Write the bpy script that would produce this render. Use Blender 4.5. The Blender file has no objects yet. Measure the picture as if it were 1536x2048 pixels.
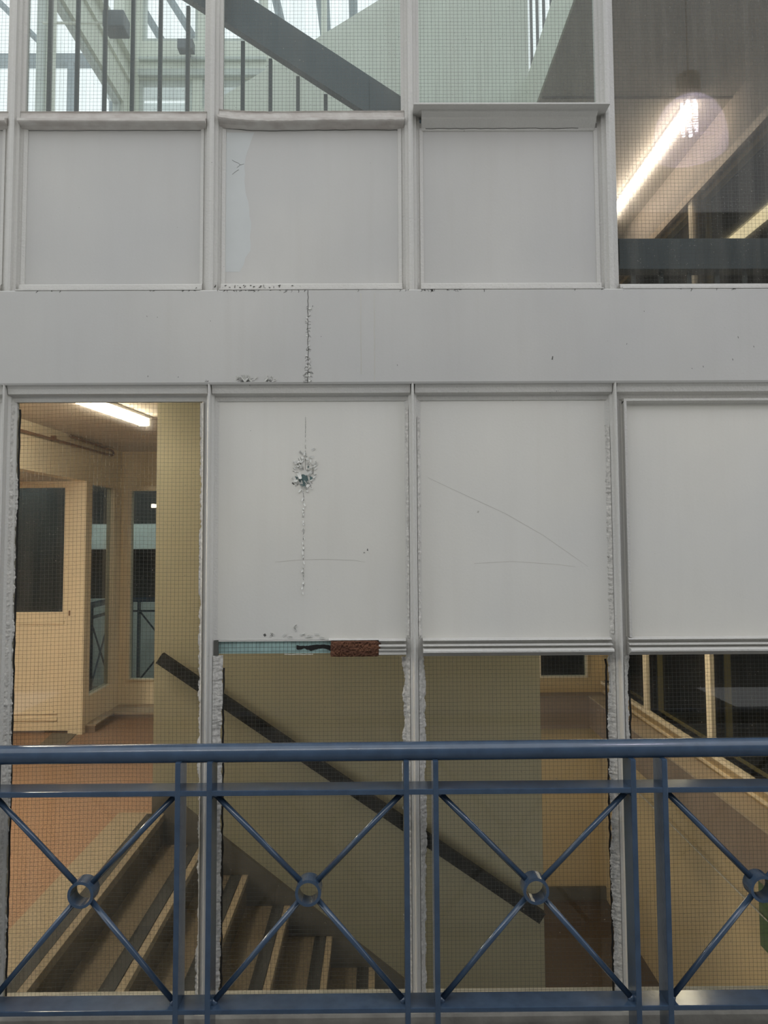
import bpy, bmesh, math, random
from mathutils import Vector, Matrix
random.seed(7)
S = bpy.context.scene
COL = S.collection

# ------------------------------------------------------------------ camera
EYE, DIST = 1.55, 2.4
F_PX, PY = 1538.0, 975.0
yaw, pitch, roll = -0.0065, 0.063, 0.0055
fwd = Vector((-math.sin(yaw)*math.cos(pitch), math.cos(yaw)*math.cos(pitch), math.sin(pitch)))
r0 = Vector((math.cos(yaw), math.sin(yaw), 0)); u0 = r0.cross(fwd)
rt = r0*math.cos(roll) - u0*math.sin(roll)
up = r0*math.sin(roll) + u0*math.cos(roll)
cd = bpy.data.cameras.new('camera'); cam = bpy.data.objects.new('camera', cd); COL.objects.link(cam)
cam.matrix_world = Matrix(((rt.x, up.x, -fwd.x, 0), (rt.y, up.y, -fwd.y, -DIST), (rt.z, up.z, -fwd.z, EYE), (0, 0, 0, 1)))
cd.sensor_width = 36; cd.lens = F_PX/2048*36; cd.shift_y = -(1024-PY)/2048
cd.clip_start = 0.02; cd.clip_end = 200
S.camera = cam

# ------------------------------------------------------------------ world
w = bpy.data.worlds.new('world'); S.world = w; w.use_nodes = True
nt = w.node_tree; nt.nodes.clear()
out = nt.nodes.new('ShaderNodeOutputWorld'); bg = nt.nodes.new('ShaderNodeBackground')
tc = nt.nodes.new('ShaderNodeTexCoord'); sx = nt.nodes.new('ShaderNodeSeparateXYZ'); rp = nt.nodes.new('ShaderNodeValToRGB')
nt.links.new(tc.outputs['Generated'], sx.inputs[0]); nt.links.new(sx.outputs['Z'], rp.inputs[0])
rp.color_ramp.elements[0].position = 0.0; rp.color_ramp.elements[0].color = (0.78, 0.80, 0.80, 1)
rp.color_ramp.elements[1].position = 0.7; rp.color_ramp.elements[1].color = (0.93, 0.96, 0.98, 1)
nt.links.new(rp.outputs[0], bg.inputs[0]); bg.inputs[1].default_value = 1.0
nt.links.new(bg.outputs[0], out.inputs[0])

# ------------------------------------------------------------------ view
S.view_settings.view_transform = 'Standard'; S.view_settings.look = 'None'
S.view_settings.gamma = 1; S.view_settings.use_curve_mapping = False
S.view_settings.exposure = 0.44
S.render.engine = 'CYCLES'
S.cycles.use_denoising = True
S.cycles.max_bounces = 10; S.cycles.transparent_max_bounces = 24
S.cycles.diffuse_bounces = 5; S.cycles.glossy_bounces = 4
S.cycles.sample_clamp_indirect = 6
S.cycles.caustics_reflective = False; S.cycles.caustics_refractive = False

# ------------------------------------------------------------------ materials
def lin(r, g, b):
    f = lambda c: c/255/12.92 if c/255 <= .04045 else ((c/255+.055)/1.055)**2.4
    return (f(r), f(g), f(b), 1)
def N(m, t, **k):
    n = m.node_tree.nodes.new(t)
    for a, v in k.items(): setattr(n, a, v)
    return n
def mat(name, col, rough=.6, metal=0., noise=.12, scale=6., stretch=(1, 1, 1), bump=0., bscale=60., col2=None, detail=6, emit=None, estr=0, coat=0, spec=.5):
    m = bpy.data.materials.new(name); m.use_nodes = True
    b = m.node_tree.nodes['Principled BSDF']; L = m.node_tree.links
    b.inputs['Roughness'].default_value = rough; b.inputs['Metallic'].default_value = metal
    b.inputs['Specular IOR Level'].default_value = spec
    if coat: b.inputs['Coat Weight'].default_value = coat; b.inputs['Coat Roughness'].default_value = .15
    g = N(m, 'ShaderNodeNewGeometry'); mp = N(m, 'ShaderNodeMapping'); L.new(g.outputs['Position'], mp.inputs[0])
    mp.inputs['Scale'].default_value = stretch
    n = N(m, 'ShaderNodeTexNoise'); L.new(mp.outputs[0], n.inputs['Vector']); n.inputs['Scale'].default_value = scale; n.inputs['Detail'].default_value = detail
    r = N(m, 'ShaderNodeValToRGB'); L.new(n.outputs[0], r.inputs[0])
    c = Vector(col[:3]); c2 = Vector(col2[:3]) if col2 else c*(1-noise)
    r.color_ramp.elements[0].position = .33; r.color_ramp.elements[0].color = (*c2, 1)
    r.color_ramp.elements[1].position = .67; r.color_ramp.elements[1].color = (*(c if col2 else c*(1+noise*.5)), 1)
    L.new(r.outputs[0], b.inputs['Base Color'])
    if bump:
        n2 = N(m, 'ShaderNodeTexNoise'); L.new(g.outputs['Position'], n2.inputs['Vector']); n2.inputs['Scale'].default_value = bscale; n2.inputs['Detail'].default_value = 5
        bp = N(m, 'ShaderNodeBump'); bp.inputs['Strength'].default_value = bump; bp.inputs['Distance'].default_value = .004
        L.new(n2.outputs[0], bp.inputs['Height']); L.new(bp.outputs[0], b.inputs['Normal'])
    if emit:
        b.inputs['Emission Color'].default_value = (*emit, 1); b.inputs['Emission Strength'].default_value = estr
    return m

def paint_mat(name, col, warm, rough=.48, bump=.06, speck=True):
    """old oil paint: brushed vertical streaks, cloudy stains, tiny dark specks"""
    m = mat(name, col, rough=rough, noise=.05, scale=3, stretch=(1, 1, .6), bump=bump, bscale=140)
    t = m.node_tree; L = t.links; b = t.nodes['Principled BSDF']
    base = b.inputs['Base Color'].links[0].from_socket
    g = N(m, 'ShaderNodeNewGeometry'); mp = N(m, 'ShaderNodeMapping'); mp.inputs['Scale'].default_value = (26, 26, 1.6); L.new(g.outputs[0], mp.inputs[0])
    n = N(m, 'ShaderNodeTexNoise'); n.inputs['Scale'].default_value = 1.; n.inputs['Detail'].default_value = 4; L.new(mp.outputs[0], n.inputs['Vector'])
    r = N(m, 'ShaderNodeValToRGB'); r.color_ramp.elements[0].position = .5; r.color_ramp.elements[0].color = (0, 0, 0, 1); r.color_ramp.elements[1].position = .8; r.color_ramp.elements[1].color = (.28, .28, .28, 1)
    L.new(n.outputs[0], r.inputs[0])
    mx = N(m, 'ShaderNodeMix', data_type='RGBA'); L.new(r.outputs[0], mx.inputs['Factor']); L.new(base, mx.inputs['A']); mx.inputs['B'].default_value = warm
    # cloudy stain
    n3 = N(m, 'ShaderNodeTexNoise'); n3.inputs['Scale'].default_value = 1.7; n3.inputs['Detail'].default_value = 3; L.new(g.outputs[0], n3.inputs['Vector'])
    r3 = N(m, 'ShaderNodeValToRGB'); r3.color_ramp.elements[0].position = .35; r3.color_ramp.elements[0].color = (0, 0, 0, 1); r3.color_ramp.elements[1].position = .75; r3.color_ramp.elements[1].color = (.5, .5, .5, 1)
    L.new(n3.outputs[0], r3.inputs[0])
    mx3 = N(m, 'ShaderNodeMix', data_type='RGBA'); L.new(r3.outputs[0], mx3.inputs['Factor']); L.new(mx.outputs['Result'], mx3.inputs['A']); mx3.inputs['B'].default_value = (warm[0]*.93, warm[1]*.98, warm[2]*1.08, 1)
    last = mx3.outputs['Result']
    if speck:
        v = N(m, 'ShaderNodeTexNoise'); v.inputs['Scale'].default_value = 75; v.inputs['Detail'].default_value = 2; L.new(g.outputs[0], v.inputs['Vector'])
        r2 = N(m, 'ShaderNodeValToRGB'); r2.color_ramp.elements[0].position = .77; r2.color_ramp.elements[0].color = (0, 0, 0, 1); r2.color_ramp.elements[1].position = .80; r2.color_ramp.elements[1].color = (.75, .75, .75, 1)
        L.new(v.outputs[0], r2.inputs[0])
        m2 = N(m, 'ShaderNodeMix', data_type='RGBA'); L.new(r2.outputs[0], m2.inputs['Factor']); L.new(last, m2.inputs['A']); m2.inputs['B'].default_value = (.12, .11, .10, 1)
        last = m2.outputs['Result']
    L.new(last, b.inputs['Base Color'])
    return m

def glass_mat(name, dirt=.05, haze=.05, tint=(.86, .93, .90), streak=.1, ior=1.6):
    m = bpy.data.materials.new(name); m.use_nodes = True; t = m.node_tree; L = t.links; t.nodes.clear()
    o = N(m, 'ShaderNodeOutputMaterial'); tr = N(m, 'ShaderNodeBsdfTransparent'); tr.inputs[0].default_value = (*tint, 1)
    gl = N(m, 'ShaderNodeBsdfGlossy'); gl.inputs['Roughness'].default_value = .015
    fr = N(m, 'ShaderNodeFresnel'); fr.inputs[0].default_value = ior
    bf = N(m, 'ShaderNodeNewGeometry'); inv = N(m, 'ShaderNodeMath', operation='SUBTRACT'); inv.inputs[0].default_value = 1; L.new(bf.outputs['Backfacing'], inv.inputs[1])
    mu = N(m, 'ShaderNodeMath', operation='MULTIPLY'); L.new(fr.outputs[0], mu.inputs[0]); L.new(inv.outputs[0], mu.inputs[1])
    m1 = N(m, 'ShaderNodeMixShader'); L.new(mu.outputs[0], m1.inputs[0]); L.new(tr.outputs[0], m1.inputs[1]); L.new(gl.outputs[0], m1.inputs[2])
    last = m1
    if haze:
        rf = N(m, 'ShaderNodeBsdfRefraction'); rf.inputs['IOR'].default_value = 1.03; rf.inputs['Roughness'].default_value = .55
        mh = N(m, 'ShaderNodeMixShader'); mh.inputs[0].default_value = haze; L.new(last.outputs[0], mh.inputs[1]); L.new(rf.outputs[0], mh.inputs[2]); last = mh
    if dirt:
        df = N(m, 'ShaderNodeBsdfDiffuse'); df.inputs[0].default_value = (.55, .53, .48, 1)
        tl = N(m, 'ShaderNodeBsdfTranslucent'); tl.inputs[0].default_value = (.7, .66, .6, 1)
        ad = N(m, 'ShaderNodeMixShader'); ad.inputs[0].default_value = .5; L.new(df.outputs[0], ad.inputs[1]); L.new(tl.outputs[0], ad.inputs[2])
        g = N(m, 'ShaderNodeNewGeometry'); mp = N(m, 'ShaderNodeMapping'); mp.inputs['Scale'].default_value = (30, 30, 2.2); L.new(g.outputs[0], mp.inputs[0])
        n = N(m, 'ShaderNodeTexNoise'); n.inputs['Scale'].default_value = 1.; n.inputs['Detail'].default_value = 5; L.new(mp.outputs[0], n.inputs['Vector'])
        r = N(m, 'ShaderNodeMapRange'); r.inputs['From Min'].default_value = .42; r.inputs['From Max'].default_value = .8; r.inputs['To Min'].default_value = dirt; r.inputs['To Max'].default_value = dirt+streak
        L.new(n.outputs[0], r.inputs['Value'])
        # fine dried drops
        n2 = N(m, 'ShaderNodeTexNoise'); n2.inputs['Scale'].default_value = 160; n2.inputs['Detail'].default_value = 2; L.new(g.outputs[0], n2.inputs['Vector'])
        r2 = N(m, 'ShaderNodeMapRange'); r2.inputs['From Min'].default_value = .70; r2.inputs['From Max'].default_value = .78; r2.inputs['To Max'].default_value = .35
        L.new(n2.outputs[0], r2.inputs['Value'])
        s = N(m, 'ShaderNodeMath', operation='ADD'); L.new(r.outputs[0], s.inputs[0]); L.new(r2.outputs[0], s.inputs[1])
        md = N(m, 'ShaderNodeMixShader'); L.new(s.outputs[0], md.inputs[0]); L.new(last.outputs[0], md.inputs[1]); L.new(ad.outputs[0], md.inputs[2]); last = md
    L.new(last.outputs[0], o.inputs[0])
    return m

M = {}
M['paint'] = paint_mat('white_gloss_paint', (.54, .53, .505, 1), (.475, .455, .42, 1))
M['paint_lit_low'] = paint_mat('lit_lower_paint', (.72, .70, .645, 1), (.64, .61, .55, 1))  # same paint lightened to carry the brighter light on the lower panels
M['frame'] = paint_mat('frame_paint', (.60, .585, .55, 1), (.50, .475, .43, 1), bump=.5)
M['putty'] = mat('putty', (.60, .58, .545, 1), rough=.7, noise=.3, scale=90, bump=.8, bscale=160)
M['patch'] = mat('fresh_paint', (.55, .57, .565, 1), rough=.5, noise=.04, scale=8)
M['flake'] = mat('flake', (.66, .655, .62, 1), rough=.55, noise=.08, scale=40)
M['crack'] = mat('crack', (.10, .10, .09, 1), rough=.9)
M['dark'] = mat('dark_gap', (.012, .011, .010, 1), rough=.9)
M['teal'] = mat('teal_undercoat', (.10, .16, .16, 1), rough=.6, noise=.3, scale=60)
M['tealwash'] = mat('teal_wash', (.30, .43, .41, 1), rough=.5, noise=.2, scale=30)
M['wood'] = mat('rotten_wood', (.17, .075, .040, 1), rough=.95, noise=.6, scale=35, stretch=(.4, 1, 2.2), bump=1., bscale=90, col2=(.06, .022, .012, 1))
M['conc'] = mat('grey_kerb', (.42, .40, .36, 1), rough=.85, noise=.25, scale=12, bump=.4, bscale=60)
M['blue'] = mat('blue_gloss', (.046, .080, .138, 1), rough=.19, noise=.16, scale=22, bump=.06, bscale=90, spec=.6, coat=.4)
M['floor_out'] = mat('walkway', (.17, .17, .165, 1), rough=.8, noise=.2)
M['opp'] = mat('opposite_wall', (.15, .15, .145, 1), rough=.8, noise=.2, scale=2)
M['cream'] = mat('cream_paint', (.76, .66, .50, 1), rough=.45, noise=.06, scale=2.5, bump=.08)
M['ochre'] = mat('ochre_lower_paint', (.52, .39, .215, 1), rough=.5, noise=.08, scale=2.5)
M['creamwood'] = mat('cream_woodwork', (.74, .63, .475, 1), rough=.4, noise=.05, scale=4)
M['olive'] = mat('dim_stair_paint', (.29, .265, .18, 1), rough=.5, noise=.06, scale=2)  # cream wall paint darkened and greened for the stairwell's dim daylight
M['pale'] = mat('pale_daylit_paint', (.66, .69, .61, 1), rough=.6, noise=.05, scale=2)  # whitish upper paint with the storey's daylight put into the colour
M['wallgrey'] = mat('dimmed_wall_paint', (.27, .24, .21, 1), rough=.8, noise=.1, scale=3)  # wall colour darkened to hold down the tube's light beside the soffit
M['soffit'] = mat('soffit_plaster', (.50, .47, .43, 1), rough=.8, noise=.1, scale=3)
M['ceil'] = mat('ceiling_plaster', (.58, .50, .42, 1), rough=.8, noise=.08, scale=3)
M['terra'] = mat('terracotta_floor', (.33, .20, .125, 1), rough=.6, noise=.3, scale=110, col2=(.15, .08, .045, 1), bump=.25, bscale=150, detail=3)
M['noseline'] = mat('stair_nosing', (.27, .215, .145, 1), rough=.6, noise=.25, scale=90)
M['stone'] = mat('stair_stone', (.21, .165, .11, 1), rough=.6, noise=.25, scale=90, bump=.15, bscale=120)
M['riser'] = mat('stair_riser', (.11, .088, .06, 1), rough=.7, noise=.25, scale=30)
M['strip'] = mat('antislip', (.022, .022, .020, 1), rough=.8)
M['grey'] = mat('grey_skirting', (.10, .088, .070, 1), rough=.6, noise=.15, scale=10)
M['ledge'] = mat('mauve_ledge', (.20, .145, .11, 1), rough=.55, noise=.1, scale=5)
M['ledgetop'] = mat('lit_ledge_top', (.36, .285, .21, 1), rough=.55, noise=.1, scale=5)  # ledge colour lightened for the top; the front's shade stays in the darker copy
M['black'] = mat('dark_handrail', (.006, .0065, .0065, 1), spec=.15, rough=.6, noise=.15)
M['rail'] = mat('slate_handrail', (.06, .083, .098, 1), rough=.5, noise=.12)
M['baluster'] = mat('baluster_steel', (.03, .045, .05, 1), rough=.45)
M['upframe'] = mat('upper_window_frame', (.52, .57, .54, 1), rough=.6)
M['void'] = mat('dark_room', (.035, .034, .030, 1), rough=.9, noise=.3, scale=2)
M['brown'] = mat('pipe_paint', (.22, .12, .07, 1), rough=.5)
M['outwhite'] = mat('courtyard_wall', (.66, .70, .69, 1), rough=.7, noise=.1)
M['outdark'] = mat('courtyard_dark', (.008, .009, .010, 1), rough=.7, noise=.3, scale=3)
M['outbar'] = mat('roof_glazing_bar', (.22, .27, .29, 1), rough=.6)
M['headwood'] = mat('dull_cream_head', (.34, .27, .20, 1), rough=.5)
M['glassright'] = glass_mat('right_wall_glass', dirt=0, haze=0, tint=(.72, .74, .70), ior=1.06)
M['brownfloor'] = mat('brown_floor', (.075, .048, .030, 1), rough=.6, noise=.2, scale=60)
M['green'] = mat('green_sheet', (.045, .095, .012, 1), rough=.5)
M['casing'] = mat('light_casing', (.62, .60, .55, 1), rough=.5)
M['tube'] = mat('tube_glow', (.9, .85, .7, 1), emit=(1, .88, .70), estr=26)
M['fill_lobby'] = mat('fill_glow_lobby', (.9, .85, .7, 1), emit=(1, .88, .72), estr=130)
M['fill_front'] = mat('fill_glow_front', (.9, .85, .7, 1), emit=(1, .88, .72), estr=62)
M['tubeup'] = mat('tube_glow_upper', (.9, .85, .7, 1), emit=(1, .84, .68), estr=12)
M['fill_lower'] = mat('fill_glow_lower', (.9, .85, .7, 1), emit=(1, .86, .64), estr=12)
M['fill_day'] = mat('fill_glow_day', (.9, .9, .9, 1), emit=(.92, 1, .98), estr=55)
M['tubedim'] = mat('tube_glow_far', (.9, .85, .7, 1), emit=(1, .80, .55), estr=1.3)
M['cfl'] = mat('lamp_tube_glow', (.9, .9, .95, 1), emit=(.92, .86, 1), estr=70)
M['glass'] = glass_mat('wired_glass', dirt=.004, haze=.025, streak=.025, tint=(.905, .92, .89))
M['glassup'] = glass_mat('wired_glass_upper', dirt=.055, haze=.05, streak=.12, tint=(.93, .98, .975))
M['glassdirty'] = glass_mat('dirty_glass', dirt=.03, haze=.13, streak=.10, tint=(.95, .95, .93))
M['glassin'] = glass_mat('inner_glass', dirt=0, haze=0, tint=(.72, .76, .76), ior=1.3)
M['lampglass'] = glass_mat('clear_bell', dirt=.35, haze=.0, streak=.0, tint=(.82, .80, .9))
def bell_mat():
    m = bpy.data.materials.new('prismatic_bell'); m.use_nodes = True; t = m.node_tree; t.nodes.clear(); L = t.links
    o = N(m, 'ShaderNodeOutputMaterial'); a = N(m, 'ShaderNodeBsdfTransparent'); b = N(m, 'ShaderNodeBsdfTranslucent'); c = N(m, 'ShaderNodeBsdfDiffuse')
    b.inputs[0].default_value = (.80, .74, .88, 1); c.inputs[0].default_value = (.80, .74, .88, 1)
    w_ = N(m, 'ShaderNodeTexWave', bands_direction='Z'); w_.inputs['Scale'].default_value = 22; g = N(m, 'ShaderNodeNewGeometry'); L.new(g.outputs[0], w_.inputs[0])
    r = N(m, 'ShaderNodeMapRange'); r.inputs['To Min'].default_value = .6; r.inputs['To Max'].default_value = 1.0; L.new(w_.outputs['Fac'], r.inputs['Value'])
    x = N(m, 'ShaderNodeMixShader'); L.new(b.outputs[0], x.inputs[1]); L.new(c.outputs[0], x.inputs[2])
    y = N(m, 'ShaderNodeMixShader'); L.new(r.outputs[0], y.inputs[0]); L.new(a.outputs[0], y.inputs[1]); L.new(x.outputs[0], y.inputs[2])
    em = N(m, 'ShaderNodeEmission'); em.inputs[0].default_value = (.86, .80, 1, 1)   # the lit prismatic bell glows
    rm = N(m, 'ShaderNodeMapRange'); rm.inputs['To Min'].default_value = 1.0; rm.inputs['To Max'].default_value = 1.7; L.new(w_.outputs['Fac'], rm.inputs['Value']); L.new(rm.outputs[0], em.inputs[1])
    ad = N(m, 'ShaderNodeAddShader'); L.new(y.outputs[0], ad.inputs[0]); L.new(em.outputs[0], ad.inputs[1]); L.new(ad.outputs[0], o.inputs[0])
    return m
M['bell'] = bell_mat()
M['wire'] = mat('glass_wire', (.06, .065, .06, 1), rough=.5, metal=.3)

# ------------------------------------------------------------------ helpers
def link(name, me, m=None, parent=None):
    o = bpy.data.objects.new(name, me); COL.objects.link(o)
    if m is not None and me is not None: me.materials.append(m)
    if parent is not None: o.parent = parent
    return o
def tag(o, label=None, cat=None, group=None, kind=None):
    if label: o['label'] = label
    if cat: o['category'] = cat
    if group: o['group'] = group
    if kind: o['kind'] = kind
    return o
def empty(name, loc=(0, 0, 0), **k):
    o = bpy.data.objects.new(name, None); COL.objects.link(o); o.empty_display_size = .05
    tag(o, **k); return o
class MB:
    """collects shapes in one bmesh; coordinates are world"""
    def __init__(s): s.b = bmesh.new()
    def box(s, x0, x1, y0, y1, z0, z1, bev=0):
        r = bmesh.ops.create_cube(s.b, size=1)
        for v in r['verts']:
            v.co = Vector((x0 if v.co.x < 0 else x1, y0 if v.co.y < 0 else y1, z0 if v.co.z < 0 else z1))
        if bev:
            es = list({e for v in r['verts'] for e in v.link_edges})
            bmesh.ops.bevel(s.b, geom=es, offset=bev, segments=2, profile=.6, affect='EDGES')
        return s
    def prism(s, prof, axis, a, b):
        """extrude closed profile: axis 'x' profile=(y,z); 'y' (x,z); 'z' (x,y)"""
        def P(p, t):
            return {'x': (t, p[0], p[1]), 'y': (p[0], t, p[1]), 'z': (p[0], p[1], t)}[axis]
        n = len(prof)
        A = [s.b.verts.new(P(p, a)) for p in prof]; B = [s.b.verts.new(P(p, b)) for p in prof]
        s.b.faces.new(A); s.b.faces.new(B[::-1])
        for i in range(n): s.b.faces.new((A[i], B[i], B[(i+1) % n], A[(i+1) % n]))
        return s
    def tube(s, pts, r, seg=10, cap=True, rz=1.0):
        pts = [Vector(p) for p in pts]; rings = []
        for i, p in enumerate(pts):
            d = (pts[min(i+1, len(pts)-1)] - pts[max(i-1, 0)]).normalized()
            ref = Vector((0, 0, 1)) if abs(d.z) < .9 else Vector((0, 1, 0))
            a = d.cross(ref).normalized(); c = a.cross(d)
            rr = r[i] if isinstance(r, (list, tuple)) else r
            rings.append([s.b.verts.new(p + a*math.cos(t)*rr + c*math.sin(t)*rr*rz) for t in [2*math.pi*k/seg for k in range(seg)]])
        for i in range(len(rings)-1):
            for k in range(seg): s.b.faces.new((rings[i][k], rings[i][(k+1) % seg], rings[i+1][(k+1) % seg], rings[i+1][k]))
        if cap: s.b.faces.new(rings[0][::-1]); s.b.faces.new(rings[-1])
        return s
    def lathe(s, prof, c, seg=32, axis='z', cap=False):
        rings = []
        for r, h in prof:
            ring = []
            for k in range(seg):
                t = 2*math.pi*k/seg
                v = (r*math.cos(t), r*math.sin(t), h) if axis == 'z' else (r*math.cos(t), h, r*math.sin(t))
                ring.append(s.b.verts.new(Vector(c)+Vector(v)))
            rings.append(ring)
        for i in range(len(rings)-1):
            for k in range(seg): s.b.faces.new((rings[i][k], rings[i][(k+1) % seg], rings[i+1][(k+1) % seg], rings[i+1][k]))
        return s
    def build(s, name, m, parent=None, smooth=False):
        bmesh.ops.recalc_face_normals(s.b, faces=s.b.faces)
        me = bpy.data.meshes.new(name); s.b.to_mesh(me); s.b.free()
        if smooth:
            for p in me.polygons: p.use_smooth = True
        return link(name, me, M[m] if isinstance(m, str) else m, parent)
def box(name, x0, x1, y0, y1, z0, z1, m, parent=None, bev=0):
    return MB().box(x0, x1, y0, y1, z0, z1, bev).build(name, m, parent)
def holes(name, plane, c0, c1, a0, a1, z0, z1, hs, m, parent=None):
    """a wall slab with rectangular openings; plane 'x' or 'y' = normal; hs = [(a0,a1,z0,z1)]"""
    As = sorted({a0, a1, *[h[0] for h in hs], *[h[1] for h in hs]}); Zs = sorted({z0, z1, *[h[2] for h in hs], *[h[3] for h in hs]})
    mb = MB()
    for i in range(len(As)-1):
        zs = None
        for j in range(len(Zs)):
            solid = False
            if j < len(Zs)-1:
                ca, cz = (As[i]+As[i+1])/2, (Zs[j]+Zs[j+1])/2
                solid = not any(h[0] < ca < h[1] and h[2] < cz < h[3] for h in hs)
            if solid and zs is None: zs = Zs[j]
            if not solid and zs is not None:
                if plane == 'x': mb.box(c0, c1, As[i], As[i+1], zs, Zs[j])
                else: mb.box(As[i], As[i+1], c0, c1, zs, Zs[j])
                zs = None
    return mb.build(name, m, parent)

# ================================================================== SETTING: facade
MU = [-2.466, -1.823, -1.18, -.535, .108, .75, 1.393, 2.036, 2.68]
GY = .05            # glass plane
HW = .030           # half of the visible mullion width
Z_TOP = 4.35
def ridges_up(x):   # stepped moulding of the upper storey
    return [(x-.030, .058), (x-.030, .038), (x-.0205, .036), (x-.0185, .026), (x-.0095, .024), (x-.0075, .012), (x+.001, .010), (x+.0075, .012),
            (x+.0095, .024), (x+.0185, .026), (x+.0205, .036), (x+.030, .038), (x+.030, .058)]
def ridges_lo(x):
    return [(x-.026, .058), (x-.026, .041), (x-.0135, .036), (x-.012, .030), (x-.0055, .026), (x-.0040, .006), (x-.001, .001), (x+.003, .004), (x+.0055, .024), (x+.012, .030), (x+.0135, .036), (x+.026, .041), (x+.026, .058)]
far_words = {0: 'farthest left beyond the picture', 1: 'just beyond the left picture edge', 6: 'just beyond the right picture edge', 7: 'second beyond the right picture edge', 8: 'farthest right beyond the picture'}
tn = 0
where_up = {2: 'left of the first small wired window', 3: 'between the first and second small wired windows', 4: 'between the second and third small wired windows', 5: 'beside the dirty wide pane with lamp reflection'}
where_lo = {2: 'at the left edge of the tall wired pane', 3: 'between the tall wired pane and the peeling panel', 4: 'right of the peeling panel', 5: 'right of the unmarked middle panel'}
for i, x in enumerate(MU):
    tn += 1
    pos = where_up.get(i) or far_words[i]
    o = MB().prism(ridges_up(x), 'z', 2.333, Z_TOP).build('trim_%d' % tn, 'frame')
    tag(o, 'grey-white stepped upper mullion ' + pos, 'mullion', kind='structure')
    tn += 1
    pos = where_lo.get(i) or far_words[i]
    o = MB().prism(ridges_lo(x), 'z', .125, 2.034).build('trim_%d' % tn, 'frame')
    tag(o, 'rough painted lower mullion ' + pos, 'mullion', kind='structure')
tn += 1
band = tag(MB().prism([(.000, 2.036), (.000, 2.329), (.003, 2.333), (.06, 2.333), (.06, 2.030), (.003, 2.030)], 'x', MU[0]-.05, MU[-1]+.05).build('trim_%d' % tn, 'paint'),
           'wide grey-white painted fascia band with vertical crack between storeys', 'fascia', kind='structure')
tn += 1
head = tag(box('trim_%d' % tn, MU[0]-.05, MU[-1]+.05, -.01, .08, Z_TOP, Z_TOP+.12, 'frame'), 'painted head beam above the upper windows', 'beam', kind='structure')

# ---- paint damage on the band
def ribbon(mb, pts, wd, y):
    """thin raised strip along pts (x,z)"""
    for a, b in zip(pts[:-1], pts[1:]):
        a = Vector((a[0], a[1])); b = Vector((b[0], b[1])); d = (b-a)
        if d.length < 1e-6: continue
        n = Vector((-d.y, d.x)).normalized()*wd/2
        q = [a+n, b+n, b-n, a-n]
        A = [mb.b.verts.new((p.x, y-.0004, p.y)) for p in q]; B = [mb.b.verts.new((p.x, y+.003, p.y)) for p in q]
        mb.b.faces.new(A)
        for k in range(4): mb.b.faces.new((A[k], A[(k+1) % 4], B[(k+1) % 4], B[k]))
def flake(mb, x, z, y, L, W, ang, curl):
    """a curled paint chip: attached along one edge, free edge lifting towards the viewer"""
    ca, sa = math.cos(ang), math.sin(ang); g = []
    jit = [random.uniform(.7, 1.2) for _ in range(4)]
    for i in range(4):
        row = []
        for j in range(4):
            u = (i/3)*L*jit[j % 4]; v = (j/3-.5)*W*(1-.35*i/3)
            row.append(mb.b.verts.new((x+u*ca-v*sa, y-.0006-curl*(i/3)**1.6, z+u*sa+v*ca)))
        g.append(row)
    back = [[mb.b.verts.new((v.co.x, v.co.y+.0007, v.co.z)) for v in row] for row in g]
    for i in range(3):
        for j in range(3):
            mb.b.faces.new((g[i][j], g[i+1][j], g[i+1][j+1], g[i][j+1])); mb.b.faces.new((back[i][j], back[i][j+1], back[i+1][j+1], back[i+1][j]))
    for k in range(3):
        mb.b.faces.new((g[k][0], back[k][0], back[k+1][0], g[k+1][0])); mb.b.faces.new((g[k][3], g[k+1][3], back[k+1][3], back[k][3]))
        mb.b.faces.new((g[3][k], back[3][k], back[3][k+1], g[3][k+1])); mb.b.faces.new((g[0][k], g[0][k+1], back[0][k+1], back[0][k]))
XC = -.222
def gaps(mb, pts, wd, y, keep=.5):
    for a, b in zip(pts[:-1], pts[1:]):
        if random.random() < keep: ribbon(mb, [a, b], wd*random.uniform(.6, 1.3), y)
def jag(x, z0, z1, n, a):
    return [(x+random.uniform(-a, a), z0+(z1-z0)*k/n) for k in range(n+1)]
mb = MB(); yb = .0
ribbon(mb, jag(XC, 2.33, 2.034, 26, .0016), .0020, yb)
for k in range(46):
    z = random.choice([random.uniform(2.035, 2.10), random.uniform(2.035, 2.12), random.uniform(2.05, 2.32)]); L = random.uniform(.004, .013)*(1.35 if z < 2.1 else .8); s = random.choice((-1, 1))
    ribbon(mb, [(XC, z), (XC+s*L*.6, z+random.uniform(-.003, .004)), (XC+s*L, z+random.uniform(-.006, .004))], .0009, yb)
for cx, n, sp in ((-.420, 20, .030), (-.345, 11, .022), (-.54, 4, .01), (-.115, 0, 0)):
    for k in range(n):
        a = math.pi*(k+.5)/n; L = random.uniform(.4, 1)*sp
        ribbon(mb, [(cx+math.cos(a)*L*.25, 2.037+math.sin(a)*L*.2), (cx+math.cos(a)*L, 2.037+math.sin(a)*L*.75+random.uniform(-.002, .002))], .0010, yb)
for k in range(60):  # little cracks along the top edge of the band
    x = random.choice([random.uniform(-1.2, 1.25), random.gauss(-.42, .1), random.gauss(.17, .06)]); L = random.uniform(.002, .010)
    ribbon(mb, [(x, 2.3325), (x+random.uniform(-.003, .003), 2.3325-L*.5), (x+random.uniform(-.006, .006), 2.3325-L)], random.uniform(.0008, .0018), yb)
for k in range(14):
    x = random.uniform(-1.1, 1.2); z = random.uniform(2.05, 2.3)
    ribbon(mb, [(x, z), (x+random.uniform(-.002, .002), z+random.uniform(.002, .006))], .0014, yb)
ribbon(mb, [(.552, 2.115), (.550, 2.104)], .003, yb)
tag(mb.build('crack', 'crack', band), kind='stuff')
mb = MB()
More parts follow.
